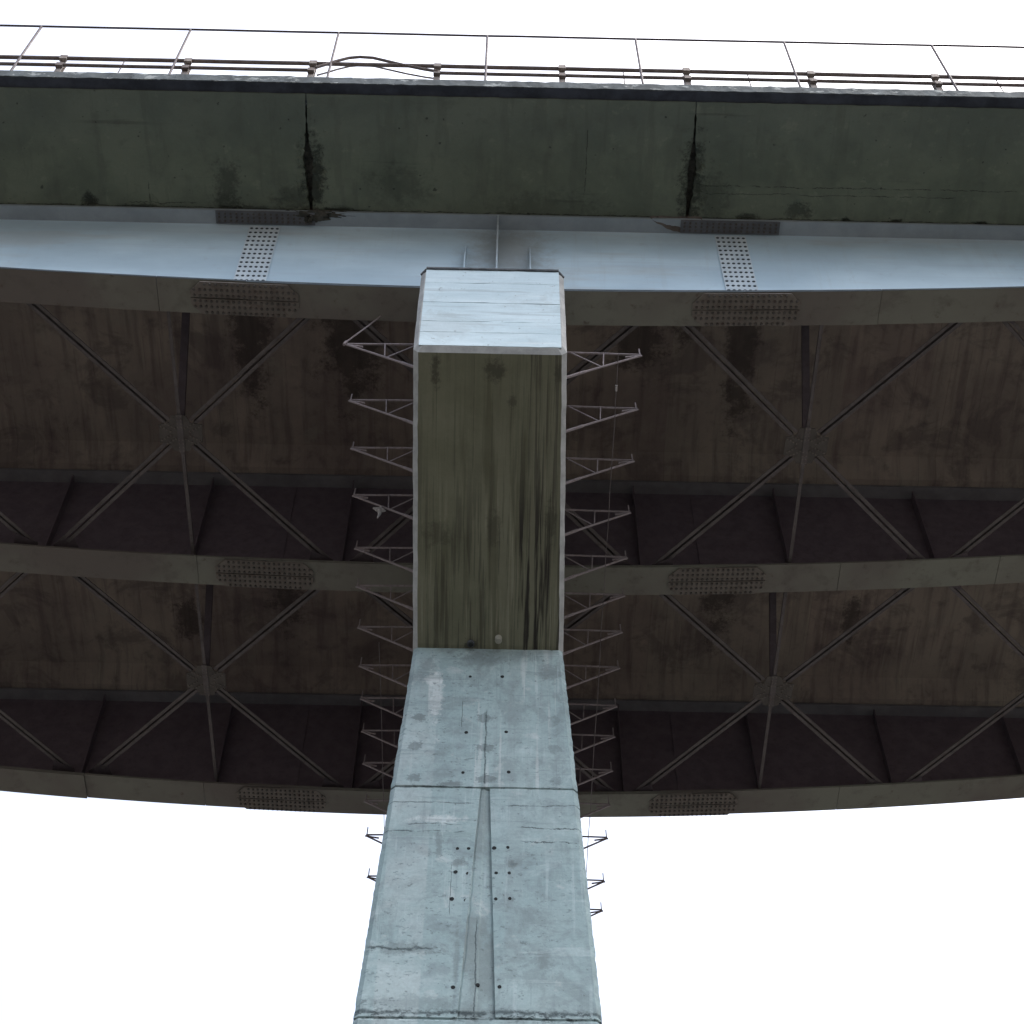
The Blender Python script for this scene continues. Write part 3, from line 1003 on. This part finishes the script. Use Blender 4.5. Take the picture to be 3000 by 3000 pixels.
for j in range(len(JX) - 1):
    m = MB()
    near = 3 <= j <= 5
    a, b = JX[j], JX[j + 1]
    nx, ny = (150, 44) if near else (20, 10)
    bot = []
    for i in range(nx + 1):
        for k in range(ny + 1):
            t = k / ny
            y = -1.97 + 2.03 * t
            g1, s1 = gap_at(j, y)
            g2, s2 = gap_at(j + 1, y)
            u = i / nx
            x0, x1 = a + g1 + s1, b - g2 + s2
            x = x0 + (x1 - x0) * u
            z = 2.80 + nz(x, y, 0, .8, .008) + nz(x, y, 3, 5, .004)
            if near:
                # spalled edges beside the joints, broken lower arrises
                for (cx, cy, rx, ry, dp) in ((3.26, -.42, .14, .42, .05), (3.24, -.95, .08, .25, .04), (-3.2, -.55, .10, .5, .03), (-2.95, -.7, .09, .35, .045), (-3.3, -.1, .3, .12, .02),
                                             (-6.75, .0, .12, .11, .05), (4.95, -.16, .2, .13, .02), (4.1, .04, .14, .09, .04), (5.75, .05, .07, .07, .04), (6.6, .05, .12, .06, .04), (8.0, .05, .13, .06, .04),
                                             (-5.7, -.02, .06, .16, .03), (-4.45, .05, .2, .07, .03), (-2.6, .04, .35, .08, .02)):
                    q = ((x - cx) / rx) ** 2 + ((y - cy) / ry) ** 2
                    if q < 3:
                        q += 1.0 * noise.fractal(Vector((x * 7, y * 7, cx)), .9, 2, 4)
                        if q < 1:
                            z += dp * (1 - q) ** .35 + nz(x, y, cx, 14, .010)
            yy = y
            if k == ny:
                yy += nz(x, 5, 0, 6, .02) + nz(x, 6, 0, 1.3, .012)
            if k == 0:
                yy += nz(x, 8, 0, 3, .008)
            bot.append((x, yy, z))
    W1 = ny + 1
    fc = [(i * W1 + k, i * W1 + k + 1, (i + 1) * W1 + k + 1, (i + 1) * W1 + k) for i in range(nx) for k in range(ny)]
    edge = [i * W1 for i in range(nx + 1)] + [nx * W1 + k for k in range(1, W1)] + [i * W1 + ny for i in range(nx - 1, -1, -1)] + [k for k in range(ny - 1, 0, -1)]
    nb = len(bot)
    vs = bot + [(bot[e][0], bot[e][1], 2.98) for e in edge]
    for q in range(len(edge)):
        q2 = (q + 1) % len(edge)
        fc.append((edge[q], nb + q, nb + q2, edge[q2]))
    m.add(vs, fc)
    m.obj('overhang_panel', MT['over'], deck)

# edge kerb, drip strip and slab
m = MB()
rings = []
for x in frange(-30, 30, .12):
    e = lambda q: nz(x, q, 0, 4, .010) + nz(x, q, 1, 13, .008)
    rings.append([(x, -2.15 + e(1), 2.832 + e(2) * .4), (x, -1.76, 2.832), (x, -1.76, 3.12), (x, -2.12 + e(3), 3.12 + e(4)), (x, -2.15 + e(5), 3.085 + e(6))])
m.loft(rings).obj('edge_kerb', MT['kerb'], deck)
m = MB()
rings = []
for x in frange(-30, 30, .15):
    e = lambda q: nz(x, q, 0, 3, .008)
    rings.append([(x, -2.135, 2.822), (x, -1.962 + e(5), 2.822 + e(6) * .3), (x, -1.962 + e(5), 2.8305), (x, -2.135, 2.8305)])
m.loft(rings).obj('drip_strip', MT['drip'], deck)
MB().box(-30, 30, -1.755, 12.5, 3.2, 3.3).obj('deck_slab', MT['soffit'], deck)
MB().box(-30, 30, -1.755, 12.5, 3.301, 3.36).obj('road_surface', MT['asphalt'], deck)
MB().box(-30, 30, -1.755, .056, 2.985, 3.199).obj('overhang_slab', MT['crust'], deck)
MB().box(-30, 30, 10.92, 12.5, 2.8, 3.199).obj('rear_overhang_slab', MT['over'], deck)
for g in range(3):      # haunches cast over the flanges
    y0 = g * D
    MB().box(-30, 30, y0 + .06, y0 + .52, 2.791, 3.199).obj('flange_haunch', MT['soffit'], deck)
for bay in range(2):
    ya, yb = bay * D + .521, bay * D + D + .059
    prof = [(ya, 2.81), (ya + .14, 2.82), (ya + .46, 3.10)] + [(ya + .46 + (yb - ya - .92) * k / 16, 3.10) for k in range(1, 16)] + [(yb - .46, 3.10), (yb - .14, 2.82), (yb, 2.81)]
    xs = frange(-30, 30, .155)
    vs, fc = [], []
    for x in xs:
        bd = ((int(math.floor(x / .31)) * 37 + bay * 11) % 7) * .0008
        for y, z in prof:
            vs.append((x, y, z + bd + nz(x, y, bay, 1.0, .012)))
    n = len(prof)
    for i in range(len(xs) - 1):
        for k in range(n - 1):
            fc.append((i * n + k, i * n + k + 1, (i + 1) * n + k + 1, (i + 1) * n + k))
    MB().add(vs, fc).obj('bay_soffit', MT['soffit'], deck, recalc=False)


def crust(c, r, seed, mat, squash=1.0, n=26):
    """a ragged lump of mortar and dirt"""
    vs, fc = [], []
    rings = []
    for i in range(n // 2 + 1):
        th = math.pi * i / (n // 2)
        ring = []
        for k in range(n):
            ph = 2 * math.pi * k / n
            d = Vector((math.sin(th) * math.cos(ph), math.sin(th) * math.sin(ph), math.cos(th)))
            q = 1 + .75 * noise.fractal(d * 2.3 + Vector((seed, 0, 0)), .8, 2.1, 4)
            ring.append((c[0] + d.x * r[0] * q, c[1] + d.y * r[1] * q, c[2] + d.z * r[2] * q))
        rings.append(ring)
    return MB().loft(rings).obj('mortar_crust', mat, deck)


crust((-3.05, .10, 2.74), (.30, .09, .05), 1.3, MT['crust'])
crust((-3.13, .15, 2.70), (.07, .05, .06), 4.1, MT['crust'])
crust((-2.72, .08, 2.755), (.28, .05, .03), 7.7, MT['crust'])
crust((-3.42, .07, 2.765), (.16, .04, .025), 9.2, MT['crust'])
# a wedge of leaked grout over the flange edge at the right-hand joint
m = MB()
top, botm = [], []
for i in range(31):
    t = i / 30
    x = 2.52 + .86 * t
    d = .30 * math.sin(min(1, t / .62) * math.pi / 2) * (1 if t < .62 else max(0, 1 - (t - .62) / .38) ** .6)
    top.append((x, .0 + nz(x, 1, 0, 6, .012), 2.80))
    botm.append((x, .02 + d * .75 + nz(x, 2, 0, 9, .02), 2.738 - .03 * math.sin(t * math.pi) + nz(x, 3, 0, 9, .008)))
m.loft([top, botm, [(x, y + .012, z + .03) for x, y, z in botm]], (False, False))
vs = m.v
m2 = MB()
L = 31
for i in range(30):
    m2.add([vs[i], vs[i + 1], vs[L + i + 1], vs[L + i]], [(0, 1, 2, 3)])
    m2.add([vs[L + i], vs[L + i + 1], vs[2 * L + i + 1], vs[2 * L + i]], [(0, 1, 2, 3)])
    m2.add([vs[i], vs[i + 1], vs[2 * L + i + 1], vs[2 * L + i]], [(3, 2, 1, 0)])
m2.obj('grout_wedge', MT['crust2'], deck, recalc=False)

# ------------------------------------------------------------------ crash barrier
YB = -2.06
barrier = thing('crash_barrier', 'low steel crash barrier with stout posts and two pipe rails on the kerb', 'crash barrier', (0, YB, 3.11))
PX = [-7.175 + 2.045 * k for k in range(-4, 12)]
for k, x in enumerate(PX):
    m = MB()
    hp = 4.03 + rnd.uniform(-.03, .03)
    m.box(x - .05, x + .05, YB + .03, YB + .042, 3.10, hp)
    m.box(x - .05, x + .05, YB + .10, YB + .112, 3.10, hp - .04)
    m.box(x - .006, x + .006, YB + .0425, YB + .0995, 3.10, hp - .04)
    p = m.obj('post', MT['rpost'], barrier)
    MB().box(x - .06, x + .06, YB - .035, YB + .028, hp - .16, hp - .02).obj('clamp', MT['rpost'], p)
    MB().box(x - .055, x + .055, YB - .03, YB + .028, 3.56, 3.68).obj('clamp', MT['rail'], p)
    MB().box(x - .09, x + .09, YB - .03, YB + .16, 3.115, 3.14).obj('base_plate', MT['rpost'], p)
for k in range(len(PX) - 1):
    xa, xb = PX[k], PX[k + 1]
    MB().tube([(xa + .04, YB, 3.945 + nz(xa, 0, 0, 1, .01)), ((xa + xb) / 2, YB, 3.94), (xb - .04, YB, 3.945 + nz(xb, 0, 0, 1, .01))], .036, 10).obj('top_rail', MT['rail'], barrier, smooth=False)
    if abs(xa + 3.085) > .4:
        MB().tube([(xa + .04, YB, 3.63), ((xa + xb) / 2, YB, 3.625), (xb - .04, YB, 3.63)], .031, 10).obj('lower_rail', MT['rail'], barrier)
        xm = (xa + xb) / 2 - .02
        if abs(xm + .06) > .5 and k % 5:
            MB().tube([(xm, YB + .01, 3.1), (xm, YB + .01, 3.93)], .011, 6).obj('baluster', MT['rail'], barrier)
bent = [(-3.02, 3.70), (-2.88, 3.84), (-2.72, 4.02), (-2.52, 4.19), (-2.34, 4.25), (-2.12, 4.22), (-1.85, 4.06), (-1.55, 3.88), (-1.25, 3.73), (-1.02, 3.64)]
br = MB().tube([(x, YB - .02, z) for x, z in bent], .026, 10).obj('bent_rail', MT['rail'], barrier)
br['label'] = 'lower rail bent upwards into a hump'
MB().tube([(x + .02, YB + .10, z - .02 - .05 * math.sin(i / 9 * math.pi)) for i, (x, z) in enumerate(bent)], .016, 8).obj('bent_strand', MT['rpost'], barrier)

fence = thing('pipe_railing', 'tall thin pipe railing above the crash barrier against the white sky', 'railing', (0, YB - .02, 3.11))
FX = [-7.87 + 2.542 * k for k in range(-3, 10)]
for x in FX:
    MB().tube([(x, YB - .02, 3.1), (x + rnd.uniform(-.01, .01), YB - .02, 5.42)], .0215, 8).obj('post', MT['fence'], fence)
MB().tube([(x, YB - .02, 5.43 + nz(x, 0, 0, .7, .01)) for x in frange(FX[0] - 1, FX[-1] + 1, .6)], .02, 8).obj('top_rail', MT['fence'], fence)

# ------------------------------------------------------------------ brackets on the pier cap
YR = [.6, 1.53, 2.48, 3.43, 4.31, 5.09, 5.85, 6.62, 7.46, 8.18, 8.96, 9.80, 10.61, 11.7, 12.5]
YL = [.5, 1.49, 2.33, 3.23, 4.24, 5.03, 5.85, 6.71, 7.40, 8.16, 8.90, 9.83, 10.69, 11.71]
ORD = ['first', 'second', 'third', 'fourth', 'fifth', 'sixth', 'seventh', 'eighth', 'ninth', 'tenth', 'eleventh', 'twelfth', 'thirteenth', 'fourteenth', 'fifteenth']


def bracket_meshes(s):
    X0, X1, zt, zl = 1.05, 2.20, -.86, -1.62
    P = lambda x, z, y=0.0: (s * x, y, z)
    L = []
    L.append(('top_chord', MB().bar(P(X0 - .02, zt + .01), P(X1, zt - .02), .026, .018).mesh('top_chord', MT['bracket'])))
    L.append(('bottom_chord', MB().tube([P(X0 - .02, zl - .01), P(X0 + .3, zl + .2), P(X0 + .31, zl + .205), P(X1, zt - .045)], [.024, .024, .018, .016], 8).mesh('bottom_chord', MT['bracket'])))
    L.append(('upright', MB().bar(P(1.64, zt + .005), P(1.62, -1.235), .028, .018, (1, 0, 0)).mesh('upright', MT['bracket'])))
    L.append(('inner_brace', MB().bar(P(1.15, zt + .005), P(1.58, -1.255), .016, .014, (0, 1, 0)).mesh('inner_brace', MT['bracket'])))
    L.append(('tip_plate', MB().bar(P(X1 - .24, zt - .1), P(X1 + .015, zt - .05), .024, .02).mesh('tip_plate', MT['bracket'])))
    L.append(('pin', MB().tube([P(X1 - .015, zt - .06), P(X1 - .02, zt + .17)], .011, 6).mesh('pin', MT['bracket'])))
    return L


for s, ys, side in ((1, YR, 'right'), (-1, YL, 'left')):
    parts = bracket_meshes(s)
    for k, y in enumerate(ys):
        lab = '%s steel bracket from the front on the %s side of pier' % (ORD[k], side)
        B = thing('bracket', lab, 'bracket', (s * 1.06, y, -1.6), 'triangular steel brackets along the pier')
        jz, jy = rnd.uniform(-.012, .012), rnd.uniform(-.02, .02)
        for nm, me in parts:
            o = bpy.data.objects.new(nm, me)
            COL.objects.link(o)
            o.parent = B
            o.location = Vector((0, y, 0)) - Vector((s * 1.06, y, -1.6)) + Vector((0, jy, jz))
            o.rotation_euler = (0, 0, 0)
            if nm == 'pin':
                o.rotation_euler = (rnd.uniform(-.02, .02), 0, 0)
                if k == 0 and s < 0:
                    bpy.data.objects.remove(o)

rod = thing('loose_rod', 'loose steel rod leaning up from the frontmost left bracket', 'rod', (-2.2, .5, -.86))
MB().tube([(-2.23, .5, -.86), (-1.92, .5, -.30), (-1.60, .5, .32)], .013, 7).obj('bar', MT['bracket'], rod)
MB().tube([(-2.25, .5, -.93), (-2.22, .5, -.84)], .024, 8).obj('hook', MT['bracket'], rod)

w = MB().tube([(1.84 + nz(0, y, 0, .8, .012), y, -1.12 - .05 * math.sin(y / 10 * math.pi) + nz(1, y, 0, 1.1, .01)) for y in frange(.45, 12.4, .4)], .0065, 6).obj('wire', MT['cable'])
tag(w, 'thin wire strung under the brackets on the right', 'wire')
MB().tube([(1.84, .98, -1.14), (1.84, 1.08, -1.145)], .017, 8).obj('joint_sleeve', MT['rag'], w).location = (0, 0, 0)
w = MB().tube([(-1.84 + nz(0, y, 3, .8, .012), y, -1.12 + nz(1, y, 5, 1.1, .01)) for y in frange(6.0, 12.2, .4)], .0065, 6).obj('wire', MT['cable'])
tag(w, 'thin wire strung under the rear brackets on the left', 'wire')

# the rag caught on a bracket
rag = thing('rag', 'crumpled pale rag snagged on a bracket left of pier', 'rag', (-1.76, 3.23, -1.28))
m = MB()
rings = []
for i in range(13):
    th = math.pi * i / 12
    ring = []
    for k in range(20):
        ph = 2 * math.pi * k / 20
        d = Vector((math.sin(th) * math.cos(ph), math.sin(th) * math.sin(ph), math.cos(th)))
        q = .045 * (1 + .55 * noise.fractal(d * 1.5 + Vector((2, 0, 0)), .8, 2.2, 2))
        ring.append((-1.76 + d.x * q * 1.35, 3.23 + d.y * q, -1.27 + d.z * q * 1.1))
    rings.append(ring)
m.loft(rings).obj('bundle', MT['rag'], rag)
for dx, dy, dz in ((-.17, 0, .07), (.15, .02, -.02), (-.02, 0, -.36)):
    p = Vector((-1.76, 3.23, -1.28))
    q = p + Vector((dx, dy, dz)) * .62
    mid = (p + q) / 2 + Vector((.02, .01, .02))
    MB().tube([p, mid, q], [.04, .028, .012], 7).obj('loose_end', MT['rag'], rag)
